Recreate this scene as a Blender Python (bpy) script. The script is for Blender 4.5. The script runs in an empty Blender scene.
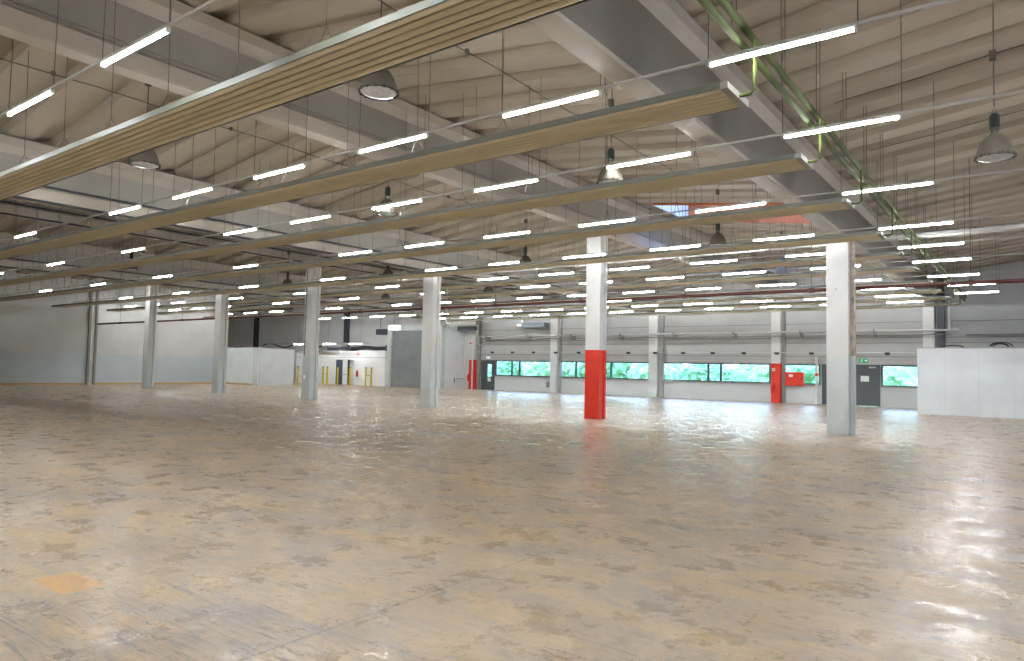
import bpy, bmesh, math, random
from mathutils import Vector, Matrix, Quaternion
random.seed(7)
C = bpy.context.scene.collection
scene = bpy.context.scene
PI = math.pi

# ------------------------------------------------------------------ materials
def mat(name, col, rough=.6, metal=0., var=0., vscale=3., bump=0., bscale=20., spec=.5, emit=None, estr=0.):
    m = bpy.data.materials.new(name); m.use_nodes = True
    nt = m.node_tree; b = nt.nodes['Principled BSDF']
    b.inputs['Roughness'].default_value = rough
    b.inputs['Metallic'].default_value = metal
    b.inputs['Specular IOR Level'].default_value = spec
    b.inputs['Base Color'].default_value = (*col, 1)
    if emit:
        b.inputs['Emission Color'].default_value = (*emit, 1)
        b.inputs['Emission Strength'].default_value = estr
    tc = nt.nodes.new('ShaderNodeTexCoord')
    if var > 0:
        n = nt.nodes.new('ShaderNodeTexNoise'); n.inputs['Scale'].default_value = vscale; n.inputs['Detail'].default_value = 6
        nt.links.new(tc.outputs['Object'], n.inputs['Vector'])
        r = nt.nodes.new('ShaderNodeValToRGB')
        r.color_ramp.elements[0].position = .3; r.color_ramp.elements[1].position = .7
        r.color_ramp.elements[0].color = (*[max(0, c*(1-var)) for c in col], 1)
        r.color_ramp.elements[1].color = (*[min(1, c*(1+var*.6)) for c in col], 1)
        nt.links.new(n.outputs['Fac'], r.inputs['Fac']); nt.links.new(r.outputs['Color'], b.inputs['Base Color'])
    if bump > 0:
        n2 = nt.nodes.new('ShaderNodeTexNoise'); n2.inputs['Scale'].default_value = bscale; n2.inputs['Detail'].default_value = 4
        nt.links.new(tc.outputs['Object'], n2.inputs['Vector'])
        bp = nt.nodes.new('ShaderNodeBump'); bp.inputs['Strength'].default_value = bump; bp.inputs['Distance'].default_value = .01
        nt.links.new(n2.outputs['Fac'], bp.inputs['Height']); nt.links.new(bp.outputs['Normal'], b.inputs['Normal'])
    return m

class NT:
    def __init__(s, m): s.t = m.node_tree; s.n = s.t.nodes; s.l = s.t.links
    def add(s, ty, **kw):
        n = s.n.new(ty)
        for k, v in kw.items(): setattr(n, k, v)
        return n
    def math(s, op, a, b=None, c=None):
        n = s.n.new('ShaderNodeMath'); n.operation = op
        for i, v in enumerate((a, b, c)):
            if v is None: continue
            if hasattr(v, 'is_linked') or hasattr(v, 'links'): s.l.new(v, n.inputs[i])
            else: n.inputs[i].default_value = v
        return n.outputs[0]
    def ramp(s, fac, stops):
        r = s.n.new('ShaderNodeValToRGB'); cr = r.color_ramp
        while len(cr.elements) > 1: cr.elements.remove(cr.elements[-1])
        cr.elements[0].position = stops[0][0]; cr.elements[0].color = (*stops[0][1], 1)
        for p, c in stops[1:]:
            e = cr.elements.new(p); e.color = (*c, 1)
        s.l.new(fac, r.inputs['Fac']); return r.outputs['Color']
    def mix(s, fac, a, b):
        n = s.n.new('ShaderNodeMix'); n.data_type = 'RGBA'
        for k, v in ((0, fac), (6, a), (7, b)):
            if isinstance(v, tuple): n.inputs[k].default_value = (*v, 1)
            elif isinstance(v, (int, float)): n.inputs[k].default_value = v
            else: s.l.new(v, n.inputs[k])
        return n.outputs[2]
    def noise(s, vec, scale, detail=6, rough=.55, dist=0.):
        n = s.n.new('ShaderNodeTexNoise'); n.inputs['Scale'].default_value = scale
        n.inputs['Detail'].default_value = detail; n.inputs['Roughness'].default_value = rough; n.inputs['Distortion'].default_value = dist
        s.l.new(vec, n.inputs['Vector']); return n.outputs['Fac']
    def mapping(s, vec, loc=(0,0,0), rot=(0,0,0), sc=(1,1,1)):
        n = s.n.new('ShaderNodeMapping'); n.inputs['Location'].default_value = loc
        n.inputs['Rotation'].default_value = rot; n.inputs['Scale'].default_value = sc
        s.l.new(vec, n.inputs['Vector']); return n.outputs['Vector']

def floor_material():
    m = bpy.data.materials.new('worn_floor'); m.use_nodes = True
    t = NT(m); b = t.n['Principled BSDF']
    geo = t.add('ShaderNodeNewGeometry'); P = geo.outputs['Position']
    sep = t.add('ShaderNodeSeparateXYZ'); t.l.new(P, sep.inputs[0]); X, Y = sep.outputs[0], sep.outputs[1]
    n1 = t.noise(P, .6, 10, .68, .5)
    base = t.ramp(n1, [(.28, (.33, .255, .175)), (.42, (.49, .375, .245)), (.52, (.59, .455, .29)), (.62, (.63, .495, .33)), (.75, (.56, .475, .355))])
    # ochre coat showing through in streaks
    n3 = t.noise(t.mapping(P, rot=(0, 0, .5), sc=(1, 1.6, 1)), 1.1, 9, .68, .4)
    base = t.mix(t.ramp(n3, [(.50, (0, 0, 0)), (.66, (.75,)*3)]), base, (.68, .465, .225))
    # greyed, worn zones
    n2 = t.noise(t.mapping(P, loc=(4, 9, 0), rot=(0, 0, .35), sc=(1, 2.2, 1)), .75, 10, .70, .8)
    base = t.mix(t.ramp(n2, [(.47, (0, 0, 0)), (.62, (.68,)*3)]), base, (.34, .31, .28))
    n6 = t.noise(t.mapping(P, loc=(2, 5, 0), rot=(0, 0, .1), sc=(1, 3.2, 1)), .45, 10, .72, 1.0)
    base = t.mix(t.ramp(n6, [(.54, (0, 0, 0)), (.62, (.42,)*3), (.70, (.5,)*3)]), base, (.26, .25, .24))
    # fine mottling at two sizes
    n4 = t.noise(P, 15, 8, .78, .5)
    base = t.mix(t.ramp(n4, [(.37, (.5,)*3), (.48, (0, 0, 0))]), base, (.20, .17, .14))
    base = t.mix(t.ramp(n4, [(.54, (0, 0, 0)), (.68, (.5,)*3)]), base, (.60, .49, .36))
    # scuffs: long and thin, gathered where traffic was
    zone = t.ramp(t.noise(P, .35, 4, .6), [(.42, (.15,)*3), (.62, (1, 1, 1))])
    for rz, sc, s_, lo in ((.25, (.8, 9, 1), 3.0, .56), (1.35, (.7, 11, 1), 2.8, .57), (2.4, (1., 9, 1), 3.2, .57), (.9, (.5, 14, 1), 2.0, .58)):
        ns = t.noise(t.mapping(P, loc=(rz*9, 3, 0), rot=(0, 0, rz), sc=sc), s_, 8, .74, .6)
        base = t.mix(t.math('MULTIPLY', t.ramp(ns, [(lo, (0, 0, 0)), (lo+.05, (.95,)*3)]), zone), base, (.15, .14, .13))
    # small dark specks
    sp_ = t.noise(P, 26, 3, .6)
    sp_ = t.math('MULTIPLY', t.ramp(sp_, [(.66, (0, 0, 0)), (.70, (.8,)*3)]), zone)
    base = t.mix(sp_, base, (.09, .085, .08))
    v = t.add('ShaderNodeTexVoronoi'); v.inputs['Scale'].default_value = 1.3; t.l.new(P, v.inputs['Vector'])
    wv = t.math('ADD', v.outputs['Distance'], t.math('MULTIPLY', t.noise(P, 18, 3), .06))
    base = t.mix(t.math('MULTIPLY', t.math('LESS_THAN', wv, .062), .75), base, (.10, .10, .10))
    # expansion joints: every 6 m, thin and broken
    for ax, off in ((X, .35), (Y, 2.05)):
        fr = t.math('ABSOLUTE', t.math('SUBTRACT', t.math('FRACT', t.math('DIVIDE', t.math('ADD', ax, off), 6.2)), .5))
        ln = t.math('LESS_THAN', fr, .0016)
        br = t.math('GREATER_THAN', t.noise(P, 1.3, 4), .47)
        base = t.mix(t.math('MULTIPLY', t.math('MULTIPLY', ln, br), .75), base, (.17, .155, .14))
    def rect(x0, x1, y0, y1, w=None):
        a = t.math('MULTIPLY', t.math('GREATER_THAN', X, x0), t.math('LESS_THAN', X, x1))
        c = t.math('MULTIPLY', t.math('GREATER_THAN', Y, y0), t.math('LESS_THAN', Y, y1))
        return t.math('MULTIPLY', a, c)
    wob = t.noise(P, 2.0, 4)
    # old grey painted lines
    g = rect(-26, -9.3, 12.42, 12.78)
    base = t.mix(t.math('MULTIPLY', g, t.math('MULTIPLY', wob, 1.6)), base, (.36, .37, .37))
    g = rect(-15.25, -14.85, 3.8, 12.5)
    base = t.mix(t.math('MULTIPLY', g, t.math('MULTIPLY', wob, .9)), base, (.34, .34, .335))
    # orange square patch in the near left foreground
    g = rect(-5.84, -5.33, 2.1, 2.38)
    base = t.mix(t.math('MULTIPLY', g, .75), base, (.72, .40, .10))
    # worn olive marks
    g = t.math('MULTIPLY', rect(-9.6, -7.7, 12.3, 13.3), t.math('GREATER_THAN', t.noise(P, 3.3, 3), .47))
    g = t.math('MULTIPLY', g, t.math('SUBTRACT', 1.0, rect(-9.2, -8.0, 12.6, 13.0)))
    base = t.mix(t.math('MULTIPLY', g, .9), base, (.20, .215, .10))
    t.l.new(base, b.inputs['Base Color'])
    rr = t.noise(P, 2.2, 10, .75)
    rg = t.ramp(rr, [(.40, (.22,)*3), (.52, (.35,)*3), (.64, (.54,)*3)])
    t.l.new(rg, b.inputs['Roughness'])
    b.inputs['Specular IOR Level'].default_value = .75
    nb = t.noise(P, 9, 8, .75); nb2 = t.noise(P, .8, 3, .5)
    h = t.math('ADD', nb, t.math('MULTIPLY', nb2, .8))
    bp = t.add('ShaderNodeBump'); bp.inputs['Strength'].default_value = .15; bp.inputs['Distance'].default_value = .010
    t.l.new(h, bp.inputs['Height']); t.l.new(bp.outputs['Normal'], b.inputs['Normal'])
    return m

def wall_material(name, upper, lower=None, split=2.05, seams=(), vert=0., vaxis=0):
    m = bpy.data.materials.new(name); m.use_nodes = True
    t = NT(m); b = t.n['Principled BSDF']
    geo = t.add('ShaderNodeNewGeometry'); P = geo.outputs['Position']
    sep = t.add('ShaderNodeSeparateXYZ'); t.l.new(P, sep.inputs[0]); Z = sep.outputs[2]
    n = t.noise(P, .9, 6, .6)
    col = t.ramp(n, [(.3, tuple(c*.93 for c in upper)), (.7, tuple(min(1, c*1.04) for c in upper))])
    if lower:
        lo = t.ramp(n, [(.3, tuple(c*.95 for c in lower)), (.7, tuple(min(1, c*1.04) for c in lower))])
        col = t.mix(t.math('LESS_THAN', Z, split), col, lo)
    for z in seams:
        s = t.math('LESS_THAN', t.math('ABSOLUTE', t.math('SUBTRACT', Z, z)), .022)
        col = t.mix(t.math('MULTIPLY', s, .65), col, tuple(c*.35 for c in upper))
    if vert:
        fr = t.math('ABSOLUTE', t.math('SUBTRACT', t.math('FRACT', t.math('DIVIDE', sep.outputs[vaxis], vert)), .5))
        s = t.math('LESS_THAN', fr, .012/vert)
        col = t.mix(t.math('MULTIPLY', s, .22), col, tuple(c*.6 for c in upper))
    t.l.new(col, b.inputs['Base Color']); b.inputs['Roughness'].default_value = .62
    return m

M = {}
M['floor'] = floor_material()
M['deck'] = mat('roof_deck', (.40, .34, .265), .75, var=.08, vscale=.6)
M['girder'] = mat('girder_paint', (.47, .425, .365), .7, var=.10, vscale=1.2)
M['web'] = mat('web_grey', (.34, .32, .29), .6, var=.08, vscale=1.)
M['web_shaded'] = mat('web_grey_shaded', (.225, .205, .18), .5, var=.12, vscale=.8)  # web paint darkened for the nearest girder, its dimmer light put into the colour
M['wall_left'] = wall_material('wall_left_paint', (.60, .60, .585), (.52, .58, .61), 2.02, vert=3.75, vaxis=1)
M['wall_win'] = wall_material('wall_panel_grey', (.43, .43, .42), (.58, .62, .63), 1.03, seams=(2.62, 3.34, 3.62, 4.42), vert=0)
M['wall_plain'] = wall_material('wall_plain', (.66, .66, .65), None)
M['partition'] = wall_material('partition_white', (.80, .85, .87), None, vert=1.2, vaxis=0)
M['office'] = wall_material('office_white', (.90, .91, .91), None, seams=(2.25,))
M['gate_grey'] = mat('gate_grey', (.25, .275, .29), .5, var=.10, vscale=1.0)
M['white'] = mat('white_paint', (.76, .765, .75), .5, var=.05, vscale=2)
M['col_upper'] = mat('column_white', (.67, .67, .65), .55, var=.05, vscale=2.5, bump=.2, bscale=8)
M['col_lower'] = mat('column_pale_grey', (.63, .68, .68), .5, var=.05, vscale=2.5)
M['col_groove'] = mat('column_groove', (.34, .35, .34), .6)
M['rust'] = mat('rusty_edge', (.50, .42, .33), .7, var=.4, vscale=5)
M['red'] = mat('signal_red', (.74, .035, .015), .4, var=.06, vscale=4)
M['steel_dark'] = mat('dark_post', (.045, .05, .06), .5)
M['steel_grey'] = mat('grey_post', (.25, .245, .225), .5, var=.1)
M['base'] = mat('ochre_skirting', (.55, .36, .16), .6)
M['khaki'] = mat('radiator_khaki', (.64, .575, .41), .5, var=.07, vscale=2, spec=.4)
M['khaki_gap_shade'] = mat('radiator_gap_shade', (.10, .088, .05), .6)  # shade in the grooves between the tubes, put into the colour
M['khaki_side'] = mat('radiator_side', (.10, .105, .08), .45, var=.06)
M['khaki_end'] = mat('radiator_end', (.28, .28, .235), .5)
M['wire'] = mat('wire_dark', (.10, .095, .085), .6)
M['rail'] = mat('rail_white', (.44, .43, .40), .4)
M['fix'] = mat('fixture_white', (.80, .80, .78), .35)
M['tube'] = mat('tube_glow', (.95, .95, .95), .3, emit=(.95, .98, 1.), estr=80.)
M['tube_off'] = mat('tube_unlit', (.86, .87, .86), .25)
M['green'] = mat('pipe_green', (.09, .11, .03), .8, var=.35, vscale=1.4, spec=.25)
M['redpipe'] = mat('pipe_oxide', (.085, .022, .017), .6, var=.3, vscale=2)
M['grey_pipe'] = mat('pipe_grey', (.50, .505, .50), .4)
M['foil'] = mat('foil_wrap', (.26, .26, .25), .5, metal=.2, var=.4, vscale=6, bump=.5, bscale=10)
M['lamp_metal'] = mat('lamp_shade', (.10, .085, .065), .75, metal=.0, var=.1, vscale=8, spec=.2)
M['lamp_glass'] = mat('lamp_glass_dish', (.70, .74, .76), .12, var=.2, vscale=22)
M['ballast'] = mat('ballast_dark', (.035, .045, .04), .45)
M['frame'] = mat('window_frame_dark', (.035, .04, .045), .45)
M['door'] = mat('door_anthracite', (.075, .085, .095), .45)
M['doorblue'] = mat('door_blue_grey', (.06, .09, .15), .45)
M['yellow'] = mat('post_yellow', (.75, .60, .03), .45)
M['black'] = mat('black_rubber', (.02, .02, .02), .6)
M['paper'] = mat('paper', (.85, .85, .85), .8)
M['exit'] = mat('exit_green', (.01, .25, .10), .4, emit=(.05, .8, .3), estr=.15)
M['exit_white'] = mat('exit_white', (.9, .9, .9), .5, emit=(.9, 1, .95), estr=.15)
M['orange'] = mat('skylight_orange', (.47, .12, .035), .6, var=.1)
M['duct'] = mat('duct_bluegrey', (.14, .17, .19), .4, metal=.3)
M['light_box'] = mat('light_box', (.9, .92, .95), .4, emit=(.85, .93, 1), estr=.7)
M['grass'] = mat('grass', (.11, .26, .05), .9, var=.4, vscale=.8)
M['leaf'] = mat('leaf', (.20, .34, .15), .8, var=.5, vscale=2.2)
M['leaf2'] = mat('leaf_pale', (.38, .50, .28), .8, var=.4, vscale=2.2)
M['bark'] = mat('bark', (.12, .09, .06), .9)
g = bpy.data.materials.new('window_glass'); g.use_nodes = True
t = NT(g); t.n.remove(t.n['Principled BSDF'])
tr = t.add('ShaderNodeBsdfTransparent'); tr.inputs[0].default_value = (.85, .93, .91, 1)
gl = t.add('ShaderNodeBsdfGlossy'); gl.inputs['Roughness'].default_value = .02
fr = t.add('ShaderNodeFresnel'); fr.inputs[0].default_value = 1.35
mx = t.add('ShaderNodeMixShader'); t.l.new(fr.outputs[0], mx.inputs[0]); t.l.new(tr.outputs[0], mx.inputs[1]); t.l.new(gl.outputs[0], mx.inputs[2])
t.l.new(mx.outputs[0], t.n['Material Output'].inputs[0]); M['glass'] = g

# ------------------------------------------------------------------ mesh builder
class MB:
    def __init__(s): s.v = []; s.f = []; s.mi = []; s.sm = []
    def add(s, vs, fs, mi=0, smooth=False):
        o = len(s.v); s.v += [tuple(v) for v in vs]
        for f in fs: s.f.append([i+o for i in f]); s.mi.append(mi); s.sm.append(smooth)
        return s
    def box(s, x0, x1, y0, y1, z0, z1, mi=0):
        vs = [(x, y, z) for z in (z0, z1) for y in (y0, y1) for x in (x0, x1)]
        return s.add(vs, [(0,2,3,1),(4,5,7,6),(0,1,5,4),(1,3,7,5),(3,2,6,7),(2,0,4,6)], mi)
    def prism(s, prof, axis, a, b, mi=0, smooth=False, caps=True):
        """prof: closed 2-D outline; axis 'x' -> (y,z) outline, 'y' -> (x,z), 'z' -> (x,y)"""
        n = len(prof)
        def P(p, t):
            return {'x': (t, p[0], p[1]), 'y': (p[0], t, p[1]), 'z': (p[0], p[1], t)}[axis]
        vs = [P(p, a) for p in prof] + [P(p, b) for p in prof]
        fs = [(i, (i+1) % n, n+(i+1) % n, n+i) for i in range(n)]
        s.add(vs, fs, mi, smooth)
        if caps: s.add([P(p, a) for p in prof], [tuple(range(n))[::-1]], mi); s.add([P(p, b) for p in prof], [tuple(range(n))], mi)
        return s
    def tube(s, pts, r, n=8, mi=0, smooth=True, cap=True):
        pts = [Vector(p) for p in pts]; rings = []
        for i, p in enumerate(pts):
            d = (pts[min(i+1, len(pts)-1)] - pts[max(i-1, 0)]).normalized()
            up = Vector((0, 0, 1)) if abs(d.z) < .95 else Vector((1, 0, 0))
            a = d.cross(up).normalized(); b = d.cross(a).normalized()
            rr = r[i] if isinstance(r, (list, tuple)) else r
            rings.append([p + a*math.cos(2*PI*k/n)*rr + b*math.sin(2*PI*k/n)*rr for k in range(n)])
        vs = [v for R in rings for v in R]; fs = []
        for i in range(len(rings)-1):
            for k in range(n): fs.append((i*n+k, i*n+(k+1) % n, (i+1)*n+(k+1) % n, (i+1)*n+k))
        s.add(vs, fs, mi, smooth)
        if cap:
            s.add(rings[0], [tuple(range(n))], mi); s.add(rings[-1], [tuple(range(n))[::-1]], mi)
        return s
    def lathe(s, prof, n=24, cx=0, cy=0, mi=0, smooth=True):
        vs = []; fs = []
        for r, z in prof:
            for k in range(n): vs.append((cx+r*math.cos(2*PI*k/n), cy+r*math.sin(2*PI*k/n), z))
        for i in range(len(prof)-1):
            for k in range(n): fs.append((i*n+k, i*n+(k+1) % n, (i+1)*n+(k+1) % n, (i+1)*n+k))
        return s.add(vs, fs, mi, smooth)
    def mesh(s, name, mats):
        me = bpy.data.meshes.new(name); me.from_pydata(s.v, [], s.f)
        for m in (mats if isinstance(mats, (list, tuple)) else [mats]): me.materials.append(m)
        me.polygons.foreach_set('material_index', s.mi); me.polygons.foreach_set('use_smooth', s.sm)
        me.update()
        bm = bmesh.new(); bm.from_mesh(me); bmesh.ops.recalc_face_normals(bm, faces=bm.faces); bm.to_mesh(me); bm.free()
        return me
    def build(s, name, mats, parent=None, loc=None, origin=None):
        if origin is not None:
            ox, oy, oz = origin; s.v = [(x-ox, y-oy, z-oz) for x, y, z in s.v]
        o = bpy.data.objects.new(name, s.mesh(name, mats)); C.objects.link(o)
        if origin is not None: o.location = origin
        if loc is not None: o.location = loc
        if parent: o.parent = parent
        return o

def tag(o, label, cat, group=None, kind=None):
    if label: o['label'] = label
    if cat: o['category'] = cat
    if group: o['group'] = group
    if kind: o['kind'] = kind
    return o
def struct(o, label=None, cat=None): return tag(o, label, cat, kind='structure')
def thing(name, label, cat, loc=(0, 0, 0), group=None):
    o = bpy.data.objects.new(name, None); C.objects.link(o); o.location = loc; o.empty_display_size = .1
    return tag(o, label, cat, group)

ORD = ['first', 'second', 'third', 'fourth', 'fifth', 'sixth', 'seventh', 'eighth', 'ninth', 'tenth', 'eleventh', 'twelfth', 'thirteenth', 'fourteenth', 'fifteenth', 'sixteenth', 'seventeenth', 'eighteenth']
GX = [-4.18-7.5*k for k in range(6)]      # column lines
CY = 20.2                                  # near face of the column row
YW = 41.06                                 # window wall
YB = -9.0                                  # wall behind the camera
XL = -49.3; XR = 11.5
VALLEY, RIDGE = 6.75, 7.70
brk = [3.32 + 7.5*k for k in range(-10, 2)]
def roof_z(x):
    t = (x - 3.32) / 7.5; f = abs((t % 2) - 0)
    f = f if f <= 1 else 2 - f
    return RIDGE - (RIDGE - VALLEY) * f

# ------------------------------------------------------------------ setting
o = MB().box(-76, XR+.2, YB-.2, YW+.1, -.25, 0).build('floor', M['floor']); struct(o, 'worn tan and grey glossy hall floor with scuffs and patches', 'floor')

# ribbed roof deck, ribs run across each bay
SKX0, SKX1, SKY0, SKY1 = -10.9, -5.5, 23.0, 26.2
def deck(x0, x1, y0, y1):
    prof = []
    pitch = 1.02; y = y0 - (y0 - 12.45) % pitch if False else y0
    k0 = math.floor((y0 - 12.45) / pitch); pts = []
    ys = []
    k = k0
    while True:
        b = 12.45 + k*pitch
        for dy, dz in ((0, 0), (.06, .16), (.40, .16), (.46, 0)):
            ys.append((b+dy, dz))
        k += 1
        if b > y1: break
    pr = [p for p in ys if y0 < p[0] < y1]
    def interp(yy):
        for (a, za), (b_, zb) in zip(ys, ys[1:]):
            if a <= yy <= b_: return za + (zb-za)*(yy-a)/max(1e-6, b_-a)
        return 0
    pr = [(y0, interp(y0))] + pr + [(y1, interp(y1))]
    return pr
def add_deck(mb, xa, xb, y0, y1):
    pr = deck(xa, xb, y0, y1); n = len(pr)
    za, zb = roof_z(xa), roof_z(xb)
    vs = [(xa, y, za+d) for y, d in pr] + [(xb, y, zb+d) for y, d in pr]
    vs += [(xa, y, za+.34) for y, d in pr] + [(xb, y, zb+.34) for y, d in pr]
    fs = [(i, i+1, n+i+1, n+i) for i in range(n-1)] + [(2*n+i, 3*n+i, 3*n+i+1, 2*n+i+1) for i in range(n-1)]
    fs += [(0, n, 3*n, 2*n), (n-1, 3*n-1, 4*n-1, 2*n-1)] + [(i, 2*n+i, 2*n+i+1, i+1) for i in range(n-1)] + [(n+i, n+i+1, 3*n+i+1, 3*n+i) for i in range(n-1)]
    mb.add(vs, fs)
xs = [-79.18 + 7.5*k for k in range(13)]
for i in range(len(xs)-1):
    a, b = xs[i], min(xs[i+1], XR+.3)
    if b <= a: continue
    mb = MB()
    if abs(a + 11.68) < .1:     # the bay with the skylight
        add_deck(mb, a, b, YB-.2, SKY0); add_deck(mb, a, b, SKY1, YW+.3)
        add_deck(mb, a, SKX0, SKY0, SKY1); add_deck(mb, SKX1, b, SKY0, SKY1)
    else: add_deck(mb, a, b, YB-.2, YW+.3)
    struct(mb.build('ceiling', M['deck']), None, None)

# skylight well
sk = thing('skylight', 'roof skylight with orange painted curb between the beams', 'skylight', (SKX0, SKY0, 7.2)); sk['kind'] = 'structure'
def skb(x0, x1, y0, y1, z0a, z0b, z1, name, m):
    vs = [(x0, y0, z0a), (x1, y0, z0b), (x1, y1, z0b), (x0, y1, z0a), (x0, y0, z1), (x1, y0, z1), (x1, y1, z1), (x0, y1, z1)]
    return MB().add(vs, [(0,1,2,3),(7,6,5,4),(0,4,5,1),(1,5,6,2),(2,6,7,3),(3,7,4,0)]).build(name, m, sk, origin=(SKX0, SKY0, 7.2), loc=(0, 0, 0))
za, zb = roof_z(SKX0)-.02, roof_z(SKX1)-.02
skb(SKX0, SKX1, SKY0-.02, SKY0+.05, za, zb, 8.3, 'curb', M['orange'])
skb(SKX0, SKX1, SKY1-.05, SKY1+.02, za, zb, 8.3, 'curb', M['orange'])
skb(SKX0-.02, SKX0+.05, SKY0, SKY1, za, za, 8.3, 'curb', M['white'])
skb(SKX1-.05, SKX1+.02, SKY0, SKY1, zb, zb, 8.3, 'curb', M['orange'])
MB().add([(SKX0+1.2, SKY0, roof_z(SKX0+1.2)), (SKX0+1.5, SKY0, roof_z(SKX0+1.5)), (SKX0+2.9, SKY1, roof_z(SKX0+2.9)), (SKX0+2.6, SKY1, roof_z(SKX0+2.6)),
          (SKX0+1.2, SKY0, roof_z(SKX0+1.2)+.18), (SKX0+1.5, SKY0, roof_z(SKX0+1.5)+.18), (SKX0+2.9, SKY1, roof_z(SKX0+2.9)+.18), (SKX0+2.6, SKY1, roof_z(SKX0+2.6)+.18)],
         [(0,1,2,3),(7,6,5,4),(0,4,5,1),(1,5,6,2),(2,6,7,3),(3,7,4,0)]).build('crossbar', M['orange'], sk, origin=(SKX0, SKY0, 7.2), loc=(0, 0, 0))
MB().box(SKX0-.08, SKX1+.08, SKY0-.08, SKY1+.08, 8.3, 8.33).build('pane', M['glass'], sk, origin=(SKX0, SKY0, 7.2), loc=(0, 0, 0))

# walls
def gable_wall(name, y0, y1, xa, xb, m, zb=0.):
    bs = sorted([x for x in xs if xa < x < xb] + [xa, xb])
    prof = [(x, roof_z(x)+.1) for x in bs]
    mb = MB(); mb.prism([(xa, zb)] + [(xb, zb)] + prof[::-1], 'y', y0, y1)
    return struct(mb.build(name, m))
struct(MB().box(XL-.25, XL, YB, 29.95, 0, 6.9).build('wall_left', M['wall_left']), 'pale grey left wall with bluish lower band', 'wall')
struct(MB().box(XL, XL+.03, YB, 29.9, 0, .13).build('baseboard_left', M['base']))
struct(MB().box(XR, XR+.2, YB-.2, YW, 0, 7.9).build('wall_right', M['wall_plain']))
gable_wall('wall_back', YB-.2, YB, -76, XR, M['wall_plain'])
struct(MB().box(-76.2, -76, YB-.2, YW+.2, 0, 7.5).build('wall_far_left', M['wall_plain']))
# far wall left of the windows
gable_wall('wall_far', YW, YW+.25, -76, -33.9, M['wall_plain'])

# window wall: holes between z 1.08 and 2.17
ZB, ZT = 1.06, 2.19
wins = [(-31.95, -27.02), (-26.24, -19.56), (-18.64, -12.03), (-11.28, -9.36), (-6.36, -1.2)]
doors_ = [(-33.02, -32.0), (-9.28, -6.42)]
xa, xb = -33.9, XR
mb = MB()
mb.box(xa, xb, YW, YW+.25, ZT, 5.0)
top = sorted([x for x in xs if xa < x < xb] + [xa, xb])
mb.prism([(xa, 5.0), (xb, 5.0)] + [(x, roof_z(x)+.1) for x in top][::-1], 'y', YW, YW+.25)
cuts = sorted(wins + doors_)
x = xa
for (a, b) in cuts:
    if a > x+.01: mb.box(x, a, YW, YW+.25, 0, ZT)
    if (a, b) in wins: mb.box(a, b, YW, YW+.25, 0, ZB)
    x = b
mb.box(x, xb, YW, YW+.25, 0, ZT)
struct(mb.build('wall_windows', M['wall_win']), 'grey panelled wall with a low ribbon of windows', 'wall')
struct(MB().box(-33.9, XR, YW-.03, YW, 2.30, 2.36).build('trim_1', M['grey_pipe']))

# windows
mull = {0: [-30.44, -29.76], 1: [-25.0, -22.3], 2: [-15.7, -14.93], 3: [], 4: [-3.6]}
for i, (a, b) in enumerate(wins):
    w = thing('window_%d' % (i+1), ['low ribbon window beside the left dark exit door', 'low ribbon window behind the red based column', 'low ribbon window with narrow middle pane left of the red pilaster',
        'short low window behind the red hose cabinet', 'low window between the right dark door and white box'][i], 'window', (a, YW, ZB))
    w['kind'] = 'structure'
    y0, y1 = YW-.02, YW+.1
    f = MB(); T = .07
    f.box(a, b, y0, y1, ZB, ZB+T); f.box(a, b, y0, y1, ZT-T, ZT); f.box(a, a+T, y0, y1, ZB+T, ZT-T); f.box(b-T, b, y0, y1, ZB+T, ZT-T)
    edges = [a+T] + mull[i] + [b-T]
    for k, mx_ in enumerate(mull[i]): f.box(mx_-.05, mx_+.05, y0, y1, ZB+T, ZT-T)
    f.build('window_frame', M['frame'], w, origin=(a, YW, ZB), loc=(0, 0, 0))
    for k in range(len(edges)-1):
        p0 = edges[k] + (.05 if k else 0); p1 = edges[k+1] - (.05 if k < len(edges)-2 else 0)
        MB().box(p0, p1, YW+.03, YW+.045, ZB+T, ZT-T).build('pane', M['glass'], w, origin=(a, YW, ZB), loc=(0, 0, 0))
    MB().box(a-.02, b+.02, YW-.10, YW-.02, ZB-.05, ZB).build('window_sill', M['rail'], w, origin=(a, YW, ZB), loc=(0, 0, 0))

# doors
d = thing('door_1', 'narrow dark glazed exit door left of the window ribbon', 'door', (-33.02, YW, 0)); d['kind'] = 'structure'
og = (-33.02, YW, 0)
f = MB(); f.box(-33.3, -32.93, YW-.03, YW+.1, 0, 2.2); f.box(-32.09, -32.0, YW-.03, YW+.1, 0, 2.2); f.box(-32.93, -32.09, YW-.03, YW+.1, 2.1, 2.2)
f.build('door_frame', M['door'], d, origin=og, loc=(0, 0, 0))
f = MB(); f.box(-32.93, -32.72, YW, YW+.06, 0, 2.1); f.box(-32.3, -32.09, YW, YW+.06, 0, 2.1); f.box(-32.72, -32.3, YW, YW+.06, 0, .95); f.box(-32.72, -32.3, YW, YW+.06, 1.9, 2.1)
f.build('door_leaf', M['door'], d, origin=og, loc=(0, 0, 0))
MB().box(-32.72, -32.3, YW+.02, YW+.035, .95, 1.9).build('pane', M['glass'], d, origin=og, loc=(0, 0, 0))
MB().box(-32.66, -32.36, YW-.008, YW, .62, .9).build('notice', M['paper'], d, origin=og, loc=(0, 0, 0))
MB().box(-32.28, -32.2, YW-.05, YW, 1.0, 1.05).build('door_handle', M['grey_pipe'], d, origin=og, loc=(0, 0, 0))
d = thing('door_2', 'large dark double door behind the right column', 'door', (-9.28, YW, 0)); d['kind'] = 'structure'
og = (-9.28, YW, 0)
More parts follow.
